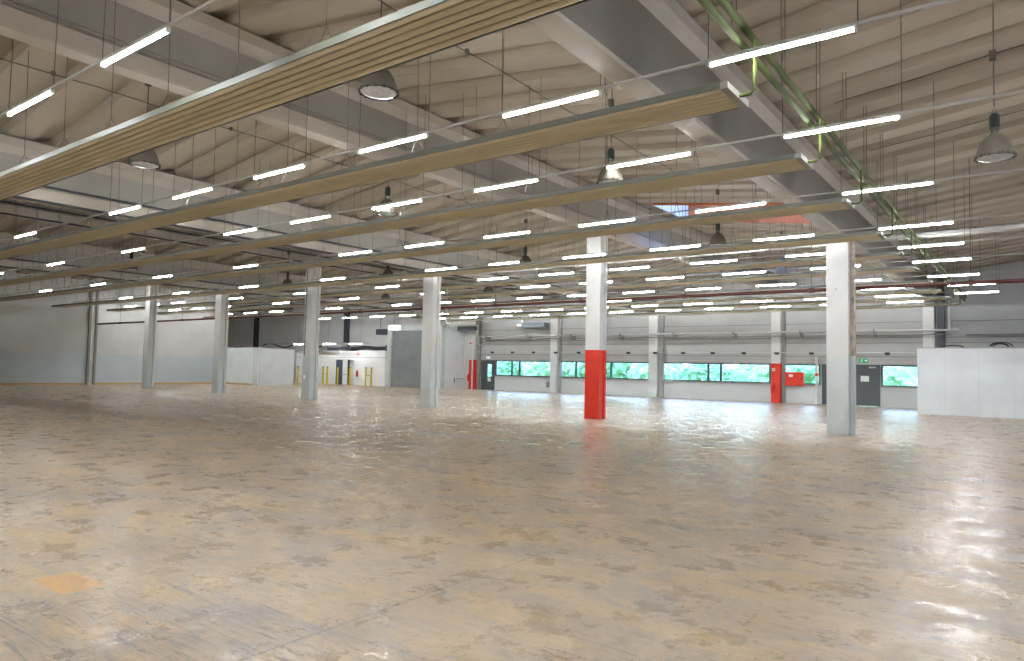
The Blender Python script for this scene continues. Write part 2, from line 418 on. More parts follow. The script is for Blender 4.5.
f = MB(); f.box(-9.28, -9.18, YW-.04, YW+.1, 0, 2.19); f.box(-6.52, -6.42, YW-.04, YW+.1, 0, 2.19); f.box(-9.18, -6.52, YW-.04, YW+.1, 2.11, 2.19)
f.build('door_frame', M['door'], d, origin=og, loc=(0, 0, 0))
for a, b in ((-9.18, -7.86), (-7.84, -6.52)):
    l = MB().box(a, b, YW, YW+.07, .02, 2.11).build('door_leaf', M['door'], d, origin=og, loc=(0, 0, 0))
MB().box(-7.78, -7.70, YW-.06, YW, 1.0, 1.05).build('door_handle', M['grey_pipe'], d, origin=og, loc=(0, 0, 0))
MB().box(-7.35, -6.95, YW-.008, YW, 1.30, 1.6).build('notice', M['paper'], d, origin=og, loc=(0, 0, 0))
MB().box(-6.95, -6.62, YW-.06, YW, 2.02, 2.09).build('door_closer', M['grey_pipe'], d, origin=og, loc=(0, 0, 0))

# exit sign above the right door: green with running figure and arrow
def exit_sign(x, z, label):
    e = thing('exit_sign', label, 'exit sign', (x, YW-.05, z))
    MB().box(-.22, .22, 0, .05, -.11, .11).build('sign_panel', M['exit'], e)
    p = MB()
    p.prism([(.05,-.02),(.12,-.02),(.12,-.06),(.19,0),(.12,.06),(.12,.02),(.05,.02)], 'y', -.004, 0)
    p.box(-.17, -.02, -.004, 0, -.085, -.075); p.prism([(-.13,-.07),(-.11,-.07),(-.07,0),(-.05,.03),(-.09,.04),(-.13,.0)], 'y', -.004, 0); p.box(-.09, -.06, -.004, 0, .05, .08)
    p.build('pictogram', M['exit_white'], e)
exit_sign(-7.2, 2.41, 'green exit sign above the large dark double door')
e = thing('exit_lamp', 'small bright lamp above the left glazed exit door', 'lamp', (-32.6, YW-.06, 2.4))
MB().box(-.2, .2, 0, .06, -.06, .06).build('housing', M['fix'], e); MB().box(-.17, .17, -.03, 0, -.05, .05).build('diffuser', M['light_box'], e)

# ------------------------------------------------------------------ pilasters on the window wall
def pilaster(x0, x1, xs1, red, label, post=False):
    x0 += .08; x1 += .10; xs1 += .1
    p = thing('pilaster', label, 'pilaster', (x0, YW, 0), 'pilasters along the window wall')
    og = (x0, YW, 0)
    if red: MB().box(x0, x1, YW-.34, YW, 0, 2.2).build('base', M['red'], p, origin=og, loc=(0, 0, 0))
    else: MB().box(x0, x1, YW-.34, YW, 0, 2.2).build('base', M['col_lower'], p, origin=og, loc=(0, 0, 0))
    MB().box(x0, x1, YW-.34, YW, 2.2, 5.25).build('shaft', M['col_upper'], p, origin=og, loc=(0, 0, 0))
    MB().box(x0-.08, x1+.12, YW-.5, YW, 5.25, 5.36).build('cap', M['steel_grey'], p, origin=og, loc=(0, 0, 0))
    if xs1 > x1: MB().box(x1+.02, xs1, YW-.16, YW, 0, 5.25).build('side_channel', M['col_groove' if not red else 'steel_grey'], p, origin=og, loc=(0, 0, 0))
    return p
pilaster(-34.3, -33.75, -33.45, True, 'leftmost wall pilaster, red at the bottom, beside the glazed exit door')
pilaster(-26.98, -26.42, -26.25, False, 'white wall pilaster left of the red based column')
pilaster(-19.54, -18.98, -18.66, False, 'white wall pilaster right of the red based column')
pilaster(-11.98, -11.5, -11.3, True, 'wall pilaster with red bottom beside the hose cabinet')
pilaster(-4.5, -4.02, -4.03, False, 'white wall pilaster beside the black post above the white box')
o = MB().box(-3.80, -3.48, YW-.3, YW, 0, 6.6).build('wall_post', M['steel_dark']); tag(o, 'black steel post rising behind the right white box', 'post')
for x, l in ((-62.1, 'black steel post behind the pale box partition at left'), (-48.5, 'black steel post above the white office block')):
    o = MB().box(x-.2, x+.2, YW-.35, YW, 0, 6.6).build('wall_post', M['steel_dark']); tag(o, l, 'post')
# fire equipment
o = thing('hose_cabinet', 'red fire hose cabinet on the wall beside the red pilaster', 'cabinet', (-11.16, YW-.02, .98))
MB().box(0, .98, -.22, 0, 0, .75).build('cabinet_body', M['red'], o)
MB().box(.03, .95, -.245, -.222, .03, .72).build('cabinet_door', M['red'], o); MB().box(.2, .42, -.252, -.246, .48, .62).build('symbol_plate', M['paper'], o); MB().box(.86, .9, -.27, -.246, .33, .45).build('latch', M['black'], o)
def extinguisher(x, y, z, label):
    e = thing('fire_extinguisher', label, 'fire extinguisher', (x, y, z))
    MB().lathe([(0, 0), (.075, 0), (.08, .03), (.08, .38), (.06, .44), (.025, .47), (.02, .5), (0, .5)], 14).build('cylinder', M['red'], e)
    MB().box(-.02, .07, -.015, .015, .5, .54).build('valve', M['black'], e)
    MB().tube([(.05, 0, .52), (.11, 0, .45), (.12, 0, .25), (.11, 0, .12)], .012, 6).build('hose', M['black'], e)
    MB().tube([(0, 0, .5), (0, .03, .56), (0, .05, .58)], .01, 6).build('handle', M['black'], e)
def sign(name, x, y, z, w, h, m, m2, label):
    s_ = thing(name, label, 'sign', (x, y, z)); MB().box(-w/2, w/2, 0, .01, -h/2, h/2).build('plate', m, s_)
    MB().box(-w*.28, w*.28, -.004, 0, -h*.25, h*.25).build('symbol', m2, s_)
extinguisher(-11.78, YW-.53, .55, 'red extinguisher hung on the red pilaster beside the hose cabinet')
extinguisher(-34.05, YW-.62, .6, 'red extinguisher hung on the leftmost red pilaster')
sign('fire_sign', -11.74, YW-.45, 1.85, .16, .16, M['paper'], M['red'], 'small white and red sign on the red pilaster')
sign('fire_sign', -34.03, YW-.45, 3.45, .34, .34, M['paper'], M['red'], 'red and white sign high on the leftmost pilaster')
o = MB().tube([(-9.52, YW-.12, 0), (-9.52, YW-.12, 2.62)], .07, 10).build('drain_pipe', M['white']); tag(o, 'white vertical pipe between short window and dark double door', 'pipe')
o = MB().lathe([(.085, 1.55), (.1, 1.57), (.1, 1.68), (.085, 1.7)], 12, -9.52, YW-.12).build('pipe_collar', M['red'], o)

# pipes along the window wall
def wall_pipe(z, r, m, label, y=YW-.2, x0=-33.4, x1=-3.2, name='wall_pipe', br=1.9, drop=None):
    w = thing(name, label, 'pipe', (x0, y, z))
    MB().tube([(0, 0, 0), (x1-x0, 0, 0)] + ([(x1-x0, 0, drop)] if drop else []), r, 8).build('pipe_run', m, w)
    k = 0; x = .9
    while x < x1-x0:
        MB().box(x-.05, x+.05, -r-.015, -y+YW, -r-.05, r+.02).build('bracket', M['steel_grey'], w); x += br
    return w
wall_pipe(3.94, .055, M['grey_pipe'], 'pale horizontal pipe high along the window wall', y=YW-.52, br=3.7)
wall_pipe(3.74, .03, M['steel_grey'], 'thin dark pipe just below the pale wall pipe', y=YW-.5, br=3.7)
w = thing('socket_conduit', 'thin conduit with small sockets above the window ribbon', 'conduit', (-33.4, YW-.47, 2.80))
MB().tube([(0, 0, 0), (28.6, 0, 0)], .022, 6).build('conduit_run', M['grey_pipe'], w)
x = 1.5
while x < 28.4:
    MB().box(x-.12, x+.12, -.06, .04, -.1, .03).build('socket', M['black'], w); x += 1.85
o = MB().tube([(-2.9, YW-.52, 3.94), (-3.2, YW-.52, 3.94), (-3.25, YW-.52, 4.0), (-3.25, YW-.52, 5.6)], .06, 8).build('riser_pipe', M['grey_pipe']); tag(o, 'pale riser pipe beside the black post at right', 'pipe')
o = MB().tube([(-2.6, YW-.4, 3.72), (9, YW-.4, 3.6)], .05, 8).build('wall_pipe', M['steel_grey']); tag(o, 'dark horizontal pipe above the right white box', 'pipe')
# duct with white outlet in front of the wall
d = thing('air_duct', 'blue grey air duct reaching out from the white pilaster', 'duct', (-29.0, YW-.9, 4.5))
MB().box(0, 1.98, -.05, .5, 0, .34).build('duct_body', M['duct'], d); MB().box(-.35, .05, -.1, .55, .1, .28).build('outlet', M['white'], d); MB().tube([(-.1, .2, .2), (-.1, .2, 2.6)], .05, 8).build('hanger', M['white'], d)

# ------------------------------------------------------------------ columns
def column(x, k):
    ztop = 5.36 if k % 2 == 0 else 6.24
    labels = ['nearest white column, at the right, with the widest face', 'white column with a red painted lower part', 'white column right of the dark grey gate',
              'white column standing before the white office doors', 'second white column from the left, beside the pale partition', 'leftmost white column, before the left wall']
    p = thing('column', labels[k], 'column', (x, CY, 0), 'columns of the hall')
    w0, w1 = (-.27, .27); d = .46
    def prof(gr):
        return [(w0, 0), (w1, 0), (w1, .24), (w1-gr, .26), (w1-gr, .32), (w1, .34), (w1, d), (w0, d)]
    zc = 2.27 if k == 1 else 2.06
    lo = MB().prism(prof(.08), 'z', 0, zc).build('base', M['red'] if k == 1 else M['col_lower'], p)
    MB().prism(prof(.08), 'z', zc, ztop).build('shaft', M['col_upper'], p)
    MB().box(w0-.05, w1+.05, -.04, d+.04, ztop-.08, ztop).build('head', M['girder'], p)
    if k == 0:
        MB().box(w1, w1+.10, .30, d, 0, 2.12).build('side_duct', M['col_lower'], p)
        MB().box(w1, w1+.10, .30, d, 2.12, 5.25).build('side_duct', M['rust'], p)
        MB().lathe([(0, 0), (.02, 0), (.02, .02), (0, .02)], 10, 0, -.01).build('bolt', M['steel_grey'], p, loc=(-.02, 0, 3.9))
    if k == 3:
        MB().tube([(w0+.14, -.03, 1.9), (w0+.14, -.03, ztop-.1)], .025, 6).build('conduit', M['steel_grey'], p)
        for z in (.95, 1.85): MB().box(w0+.02, w0+.24, -.1, 0, z, z+.16).build('socket_box', M['white'], p)
for k, x in enumerate(GX): column(x, k)
# paired steel posts on the left wall
p = thing('wall_post_pair', 'pair of grey steel posts standing against the left wall', 'post', (XL, 20.2, 0))
for y in (-.05, .34): MB().box(.0, .16, y, y+.13, 0, 6.7).build('post', M['steel_grey'], p)
MB().box(.0, .05, .08, .34, 0, 6.6).build('web', M['white'], p)

# ------------------------------------------------------------------ roof girders
def girder(x, k, label, group='roof girders over the columns'):
    low = (round((x + 4.18)/7.5) % 2 == 0)
    zs = 5.36 if low else 6.24
    zt = 6.72 if low else 7.62
    g_ = thing('roof_girder', label, 'roof beam', (x, 0, zs), group)
    h = zt - zs
    L0, L1 = YB, YW
    hw = .17
    bulb = [(-hw, 0), (hw, 0), (hw+.01, .04), (hw+.01, .30), (.12, .36), (-.12, .36), (-hw-.01, .30), (-hw-.01, .04)]
    cw = .12
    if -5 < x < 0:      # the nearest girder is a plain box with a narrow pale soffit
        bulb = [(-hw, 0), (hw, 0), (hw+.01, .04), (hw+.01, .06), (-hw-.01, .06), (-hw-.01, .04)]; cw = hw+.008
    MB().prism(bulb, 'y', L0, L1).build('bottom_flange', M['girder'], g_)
    if -5 < x < 0: MB().box(-cw, cw, L0, L1, .06, h-.36).build('web', M['web_shaded'], g_)
    else: MB().box(-.12, .12, L0, L1, .36, h-.36).build('web', M['web_shaded'] if -5 < x < 0 else M['web'], g_)
    MB().prism([(-cw, h-.36), (cw, h-.36), (.30, h-.2), (.30, h), (-.30, h), (-.30, h-.2)], 'y', L0, L1).build('top_flange', M['girder'], g_)
    if -13 < x < -10:
        MB().tube([(hw+.03, L0, .38), (hw+.03, L1-.5, .38)], .02, 6).build('conduit', M['steel_grey'], g_)
    if -35 < x < -15:
        MB().tube([(hw+.03, L0, .0), (hw+.03, L1-.5, .0)], .035, 6).build('conduit', M['steel_dark'], g_)
        MB().tube([(hw+.04, L0, .37), (hw+.04, L1-.5, .37)], .03, 6).build('conduit', M['steel_dark'], g_)
gl_ = ['roof girder running over the nearest column, its web broad and grey', 'high roof girder over the red based column', 'roof girder over the third column from the right with dark conduits',
       'high roof girder over the column before the office', 'roof girder over the second column from the left', 'high roof girder over the leftmost column']
for k, x in enumerate(GX): girder(x, k, gl_[k])
girder(3.32, 9, 'roof girder beyond the right edge of the view'); girder(-56.68, 9, 'roof girder beyond the left wall, above the far recess')

# ------------------------------------------------------------------ light rows
ROWS = [('A', 3.71, 0), ('B', 7.79, 0), ('C', 10.84, 0), ('D', 14.91, 0), ('E', 18.98, 0), ('F', 22.06, 0), ('G', 25.05, 0), ('H', 28.96, 0), ('I', 32.05, .35), ('J', 35.14, .35), ('K', 38.24, .35)]
LIT = {'A': [-1, 0, 1, 2, 3, 4, 5, 7, 9, 11], 'B': [-1, 0, 1, 2, 3, 4, 5, 7, 9, 11, 13], 'C': [-1, 0, 1, 2, 3, 4, 5, 7, 9, 11], 'D': [-1, 0, 1, 2, 3, 4, 5, 7, 9, 11, 13],
       'E': [-1, 0, 1, 2, 3, 4, 5, 7, 9, 11, 13], 'F': [-1, 0, 1, 2, 3, 4, 5, 7, 9, 11, 13, 14, 15], 'G': [0, 1, 2, 3, 4, 5, 7, 9, 11, 13, 14, 15],
       'H': [0, 1, 2, 3, 4, 5, 6, 7, 8, 9, 11, 13, 14, 15], 'I': [0, 1, 5], 'J': [0, 1, 2, 3, 4, 5, 6, 7, 8, 9, 10, 11, 12, 13, 14], 'K': [1, 2, 3, 4, 5, 6, 7, 8, 9, 10, 11]}
UNLIT = {'I': [2, 3, 4, 6, 7]}
ZL = 5.20
body_me = MB().prism([(-.026, .008), (.026, .008), (.026, .03), (-.026, .03)], 'x', -.78, .78).mesh('lamp_body', M['fix'])
tb = MB().tube([(-.76, 0, -.008), (.76, 0, -.008)], .021, 10)
tube_me = tb.mesh('tube', M['tube']); tube_off_me = tb.mesh('tube', M['tube_off'])
cap_me = MB().box(-.012, .012, -.024, .024, -.03, .012).mesh('end_cap', M['fix'])
def tube_light(x, y, label, lit=True, z=ZL):
    L = thing('tube_light', label, 'tube light', (x, y, z), 'tube lights in rows under the roof')
    for nm, me, lc in (('lamp_body', body_me, (0, 0, 0)), ('tube', tube_me if lit else tube_off_me, (0, 0, 0)), ('end_cap', cap_me, (-.775, 0, 0)), ('end_cap', cap_me, (.775, 0, 0))):
        o = bpy.data.objects.new(nm, me); C.objects.link(o); o.parent = L; o.location = lc
    return L
wire_me = {}
def wire(x, y, z0, z1, parent, rel, r=.006, name='suspension_wire'):
    key = round(z1-z0, 2)
    if key not in wire_me: wire_me[key] = MB().tube([(0, 0, 0), (0, 0, key)], r, 4, smooth=False, cap=False).mesh(name, M['wire'])
    o = bpy.data.objects.new(name, wire_me[key]); C.objects.link(o); o.parent = parent; o.location = (x-rel[0], y-rel[1], z0-rel[2])
RN = ['nearest', 'second', 'third', 'fourth', 'fifth', 'sixth', 'seventh', 'eighth', 'ninth', 'tenth', 'farthest']
VIS0 = {'A': 2, 'K': 1}
for ri, (n, y, sh) in enumerate(ROWS):
    x0 = -2.2 + sh
    xr = 7.6 if n in 'BCDEFGH' else (4.9 if n == 'A' else -.3)
    if n == 'K': xr = -3.6
    xl = {'A': -36.5, 'B': -48.6, 'C': -48.6, 'I': -48.8, 'J': -48.8, 'K': -39.5}.get(n, -48.6)
    tr_ = thing('light_track', 'white light track, %s row from the camera' % RN[ri], 'light track', (xr, y, ZL+.03), 'light tracks under the roof')
    MB().prism([(-.02, 0), (.02, 0), (.02, .03), (-.02, .03)], 'x', xl-xr, 0).build('rail', M['rail'], tr_)
    k = -2
    while x0 - 3.04*k > xl+1:
        xc = x0 - 3.04*k
        if xc < xr:
            for s_ in (-.8, .8):
                zr = roof_z(xc+s_)
                wire(xc+s_, y, ZL+.058, zr+.02, tr_, (xr, y, ZL+.03))
        k += 1
    v0 = VIS0.get(n, 0)
    for k in LIT[n]:
        if (n == 'A' and k > 3) or (n == 'B' and k > 7): lab = 'glowing tube light on the %s track, outside the left edge' % RN[ri]
        elif k < v0: lab = 'glowing tube light on the %s track, outside the right edge' % RN[ri]
        else:
            c = sorted([q for q in LIT[n] if q >= v0]).index(k)
            lab = 'glowing tube light, %s from the right on the %s track' % (ORD[c], RN[ri])
        tube_light(x0-3.04*k, y, lab)
    for c, k in enumerate(UNLIT.get(n, [])):
        tube_light(x0-3.04*k, y, 'unlit tube light, %s from the right on the %s track' % (ORD[c], RN[ri]), lit=False)
# rows behind the camera carry the same lights
for yy, nm in ((.4, 'just overhead'), (-3.6, 'behind the camera')):
    tr_ = thing('light_track', 'white light track %s, outside the view' % nm, 'light track', (7.6, yy, ZL+.03), 'light tracks under the roof')
    MB().prism([(-.02, 0), (.02, 0), (.02, .03), (-.02, .03)], 'x', -42.5, 0).build('rail', M['rail'], tr_)
    for k in (-2, -1, 0, 1, 2, 3, 4, 6, 8, 10):
        wire(-2.2-3.04*k+.8, yy, ZL+.06, roof_z(-2.2-3.04*k+.8)+.02, tr_, (7.6, yy, ZL+.03))
        tube_light(-2.2-3.04*k, yy, 'glowing tube light on the track %s, outside the view' % nm)

# ------------------------------------------------------------------ radiant ceiling panels
RY = [(q, q+.69) for q in (4.45, 7.65, 10.77, 13.97, 17.6, 20.80, 23.7, 27.4, 30.3, 33.2, 36.25)]
for ri, (ya, yb) in enumerate(RY):
    ya2 = ya; zc = 4.825
    xr = -2.8; xl = -48.2 if ri < 8 else -33
    L = xr-xl
    p = thing('radiant_panel', '%s long khaki radiant heating panel hung under the roof' % ('nearest' if ri == 0 else (ORD[ri]+' nearest')), 'heating panel', (xr, ya, zc), 'radiant heating panels under the roof')
    W = yb-ya
    # underside: six rounded tubes between flat strips
    n = 6; cw = W/n; g_ = .014
    mb = MB()
    for j in range(n):      # six bulging heating tubes with gaps painted dark as shade between them
        a0 = j*cw
        arc = [(a0+g_+(cw-2*g_)*q/6, .004-.022*math.sin(PI*q/6)) for q in range(0, 7)]
        mb.prism([(a0+g_, .03)] + arc + [(a0+cw-g_, .03)], 'x', -L, 0)
    mb.box(-L, 0, 0, W, .028, .05, mi=1)
    mb.build('panel_underside', [M['khaki'], M['khaki_gap_shade']], p)
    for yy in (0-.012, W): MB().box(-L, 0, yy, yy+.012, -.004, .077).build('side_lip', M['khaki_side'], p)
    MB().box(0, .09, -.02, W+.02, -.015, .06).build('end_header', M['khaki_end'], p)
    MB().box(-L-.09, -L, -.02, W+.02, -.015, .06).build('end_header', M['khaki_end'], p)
    MB().tube([(.06, W*.55, .02), (.22, W*.55, .02), (.265, W*.55, .05), (.265, W*.55, .65)], .022, 8).build('feed_pipe', M['green'], p)
    if ri < 8:
        k = 0
        while True:
            xk = -4.51 - 1.72*k
            if xk < xl+.5 or k > 27: break
            apex = Vector((xk-xr, W/2+.03, .52))
            f = MB(); f.tube([apex, (xk-xr, .20, .05)], .006, 4, smooth=False, cap=False); f.tube([apex, (xk-xr, W, .05)], .006, 4, smooth=False, cap=False)
            f.tube([apex, (xk-xr, W/2, roof_z(xk)-zc+.01)], .006, 4, smooth=False, cap=False)
            f.build('hanger', M['wire'], p); k += 1

# green feed pipes
for x, z, l in ((-2.62, 5.36, 'left of the two olive green heating pipes under the roof'), (-2.57, 5.52, 'right of the two olive green heating pipes under the roof')):
    p = thing('heating_pipe', l, 'pipe', (x, YB, z), 'olive green heating pipes')
    MB().tube([(0, 0, 0), (0, YW-YB-.5, 0)], .042, 10).build('pipe_run', M['green'], p)
    y = 5.6
    while y < YW-1:
        wire(x, y, z+.04, roof_z(x)+.02, p, (x, YB, z), name='hanger'); y += 1.9
# red sprinkler main
p = thing('sprinkler_pipe', 'dark red sprinkler pipe crossing the hall behind the columns', 'pipe', (XL+.1, 20.73, 3.965))
MB().tube([(0, 0, 0), (XR-XL-.2, 0, 0)], .05, 10).build('pipe_run', M['redpipe'], p)
x = 3.
while x < 58:
    MB().tube([(x, 0, .05), (x, 0, roof_z(XL+.1+x)-3.975)], .008, 4, smooth=False, cap=False).build('hanger', M['wire'], p)
    MB().box(x-.06, x+.06, -.06, .06, -.06, .06).build('coupling', M['redpipe'], p); x += 3.75
MB().lathe([(0, -.01), (.16, -.01), (.16, .03), (0, .03)], 12).build('wall_flange', M['black'], p)
# cable tray with foil wrapped ducts behind the column tops
p = thing('cable_tray', 'metal cable tray with foil wrapped lines behind the column heads', 'cable tray', (XL+1, 22.65, 5.55))
LT = XR-XL-1.6
MB().box(0, LT, -.18, -.15, 0, .09).box(0, LT, .15, .18, 0, .09).box(0, LT, -.15, .15, 0, .012).build('tray', M['rail'], p)
for yy, rr, mm in ((-.08, .05, 'foil'), (.04, .045, 'foil'), (.12, .03, 'redpipe')):
    pts = [(q*.9, yy+random.uniform(-.015, .015), .05+rr+random.uniform(-.008, .012)) for q in range(int(LT/.9))]
    MB().tube(pts, [rr*random.uniform(.85, 1.15) for _ in pts], 8).build('wrapped_line', M[mm], p)
x = 1.2
while x < LT:
    MB().tube([(x, 0, .09), (x, 0, roof_z(XL+1+x)-5.54)], .007, 4, smooth=False, cap=False).build('hanger', M['wire'], p); x += 2.5
# cables strung along the bays
for (x, l) in ((-15.35, 'thin cable strung under the roof left of the high girder'), (-7.95, 'thin cable strung under the roof left of the nearest girder')):
    mb = MB(); z = roof_z(x)
    mb.tube([(x, y, z-.05-.02*math.sin(y*1.7)) for y in [3+.8*q for q in range(22)]], .011, 5)
    o = mb.build('ceiling_cable', M['wire']); tag(o, l, 'cable')
    for q in (5.4, 9.2, 13, 17): MB().box(x-.03, x+.03, q-.03, q+.03, z-.08, z+.0).build('clip', M['wire'], o)
o = MB().tube([(x, 14.35+.02*math.sin(x*3), roof_z(x)-.05) for x in [-3+.35*q for q in range(18)]], .010, 5).build('ceiling_cable', M['wire']); tag(o, 'thin cable along the right roof slope to the pendant lamp', 'cable')
o = MB().tube([(x, 17.9+.02*math.sin(x*3), roof_z(x)-.05) for x in [-3+.35*q for q in range(18)]], .010, 5).build('ceiling_cable', M['wire']); tag(o, 'thin cable on the right roof slope below the pendant lamp', 'cable')

# ------------------------------------------------------------------ pendant bell lamps
bell = [(.05, .335), (.075, .325), (.115, .295), (.16, .24), (.195, .175), (.22, .105), (.235, .04), (.25, .0), (.245, -.005), (.225, .03), (.21, .10), (.185, .165), (.15, .225), (.10, .28), (.0, .30)]
shade_me = MB().lathe(bell, 28).mesh('shade', M['lamp_metal'])
glass_me = MB().lathe([(.235, .012), (.20, -.012), (.12, -.028), (0, -.034)], 28).mesh('glass_dish', M['lamp_glass'])
rimclip = MB().lathe([(.236, -.004), (.252, -.004), (.252, .006), (.236, .006), (.236, -.004)], 28)
for q in range(14):
    a = 2*PI*q/14; cx, cy = .243*math.cos(a), .243*math.sin(a); rimclip.box(cx-.01, cx+.01, cy-.01, cy+.01, -.012, .03)
clip_me = rimclip.mesh('clip_ring', M['black'])
bal = MB().lathe([(0, .38), (.045, .38), (.065, .42)] + [(r, .43+.02*i) for i in range(9) for r in (.068, .058)] + [(.06, .61), (.03, .64), (0, .64)], 16); bal_me = bal.mesh('ballast', M['ballast'])
neck_me = MB().lathe([(.05, .33), (.045, .36), (.05, .385)], 14).mesh('neck', M['lamp_metal'])
LP = [(-6.6, 5.95, 5.05, 'bell lamp peeking below the nearest heating panel, at top centre-left'), (-12.42, 5.85, 5.02, 'bell lamp below the nearest heating panel at far left'),
      (-.38, 11.9, 4.72, 'bell lamp hanging alone at the right edge'), (-6.1, 11.12, 5.0, 'bell lamp behind the second heating panel, above the red based column'),
      (-11.9, 11.1, 5.1, 'bell lamp below the second heating panel, left of centre'), (-6.9, 18.7, 5.1, 'bell lamp left of the nearest column, near the skylight'),
      (-13.4, 18.7, 5.0, 'bell lamp just left of the red based column top'), (-19.9, 18.7, 5.0, 'bell lamp above the column beside the grey gate'),
      (-26.2, 18.7, 5.0, 'bell lamp just left of the column before the office'), (-6.9, 24.8, 5.0, 'bell lamp just left of the nearest column, far row'), (-26.5, 24.8, 5.0, 'bell lamp between the two middle left columns, far row'),
      (-19.8, 24.8, 5.0, 'bell lamp between the gate column and red based column, far row'), (-27.0, 12.4, 5.0, 'bell lamp above the leftmost white column')]
for x, y, z, l in LP:
    p = thing('pendant_lamp', l, 'pendant lamp', (x, y, z), 'bell shaped pendant lamps')
    for nm, me in (('shade', shade_me), ('glass_dish', glass_me), ('clip_ring', clip_me), ('ballast', bal_me), ('neck', neck_me)):
        o = bpy.data.objects.new(nm, me); C.objects.link(o); o.parent = p
    zr = roof_z(x)-z
    MB().tube([(-.03, 0, .63), (0, 0, .76), (.03, 0, .63)], .006, 5).build('hook', M['wire'], p)
    MB().tube([(0, 0, .75), (0, 0, 1.45), (.01, 0, zr+.02)], [.010, .010, .007], 5).build('cord', M['wire'], p)
    MB().box(-.05, .03, -.04, .04, 1.42, 1.55).build('junction_box', M['lamp_metal'], p)

# ------------------------------------------------------------------ right white box room
o = MB().tube([(-33.80, YW-.45, 0), (-33.80, YW-.45, 3.0)], .06, 8).build('drain_pipe', M['white']); tag(o, 'white vertical pipe on the face of the leftmost red pilaster', 'pipe')
p = thing('white_partition_box', 'large white boxed-in partition at the right edge', 'partition', (-4.03, 35.0, 0))
MB().box(0, 9.5, 0, .12, 0, 2.84).build('front_panel', M['partition'], p); MB().box(0, .12, .12, 3.2, 0, 2.84).build('side_panel', M['partition'], p)
MB().box(-.02, 9.5, -.02, .14, 2.84, 2.88).build('top_edge', M['rail'], p)
o = MB()
for a0, r_ in ((1.2, .16), (1.35, .2), (1.25, .13)):
    o.tube([(-4.03+2.6+a0*.3+r_*2*math.cos(q*.5), 35.05, 2.90+r_*abs(math.sin(q*.5))) for q in range(13)], .022, 6)
o = o.build('cable_coil', M['black']); tag(o, 'black cable coil lying on top of the right white box', 'cable')
o = MB().tube([(-4.03+.9+.09*q, 35.06, 2.91+.07*math.sin(q*PI/9)) for q in range(10)], .03, 6).build('cable_coil', M['black']); tag(o, 'short black cable bundle on the left end of the right white box', 'cable')

# ------------------------------------------------------------------ left partitions
p = thing('pale_partition', 'pale bluish partition panel adjoining the left wall', 'partition', (XL, 29.9, 0))
MB().box(-.2, 4.3, .02, .14, 0, 2.75).build('panel', M['partition'], p); MB().box(0, 4.25, -.01, .02, 0, .12).build('skirting', M['base'], p)
p = thing('white_partition', 'white free-standing partition with rounded far corner left of the office', 'partition', (-45.0, 29.5, 0))
pts = [(0, 0), (-.35, 1.4), (-.75, 2.8), (-1.15, 4.3)]
pts2 = [(a-.12, b+.02) for a, b in pts]
MB().prism(pts + pts2[::-1], 'z', 0, 2.72).build('panel', M['partition'], p)
MB().prism([(a+.02, b) for a, b in pts] + [(a-.02, b) for a, b in pts2[::-1]], 'z', 2.72, 2.76).build('top_edge', M['rail'], p)
o = MB(); 
for q in range(5): o.tube([(-46.2-.4*q+.25*math.cos(j*.55), 33+.3*q, 2.80+.22*abs(math.sin(j*.55+q))) for j in range(9)], .03, 5)

# office block
of = thing('office_block', 'long white office block with two doorways, left of the grey gate', 'office block', (-52, 38.3, 0))
og = (-52, 38.3, 0)
f = MB()
segs = [(-52, -46.7), (-45.8, -45.3), (-44.4, -40.75)]
for a, b in segs: f.box(a, b, 38.3, 38.45, 0, 2.05)
f.box(-52, -40.75, 38.3, 38.45, 2.05, 2.78)
f.build('front_wall', M['office'], of, origin=og, loc=(0, 0, 0))
MB().box(-52, -40.75, 38.45, YW, 2.70, 2.78).build('roof_slab', M['office'], of, origin=og, loc=(0, 0, 0))
MB().box(-46.7, -45.8, 38.36, 38.41, 0, 2.05).build('door', M['doorblue'], of, origin=og, loc=(0, 0, 0))
MB().box(-45.3, -44.4, 38.6, 38.65, 0, 2.05).build('passage_back', M['white'], of, origin=og, loc=(0, 0, 0))
MB().box(-52.4, -46.2, 38.05, 38.3, 2.62, 2.80).build('canopy', M['rail'], of, origin=og, loc=(0, 0, 0))
sign('fire_sign', -43.9, 38.28, 2.6, .3, .3, M['red'], M['paper'], 'small red sign above the office doorways')
extinguisher(-43.85, 38.15, .7, 'red extinguisher on the white office wall by a yellow post')
for x, l in ((-50.25, 'low glowing tube light over the white partition corner'), (-46.35, 'low glowing tube light above the office, left one'), (-43.15, 'low glowing tube light above the office, right one')):
    tube_light(x, 37.3, l, z=3.32)
o = thing('light_track', 'low light track above the white office block', 'light track', (-41.5, 37.3, 3.35)); MB().box(-14, 0, -.03, .03, 0, .05).build('rail', M['rail'], o)
for x in (-13, -9, -5, -1): MB().tube([(x, 0, .05), (x, 0, roof_z(-41.5+x)-3.36)], .008, 4).build('suspension_wire', M['wire'], o)
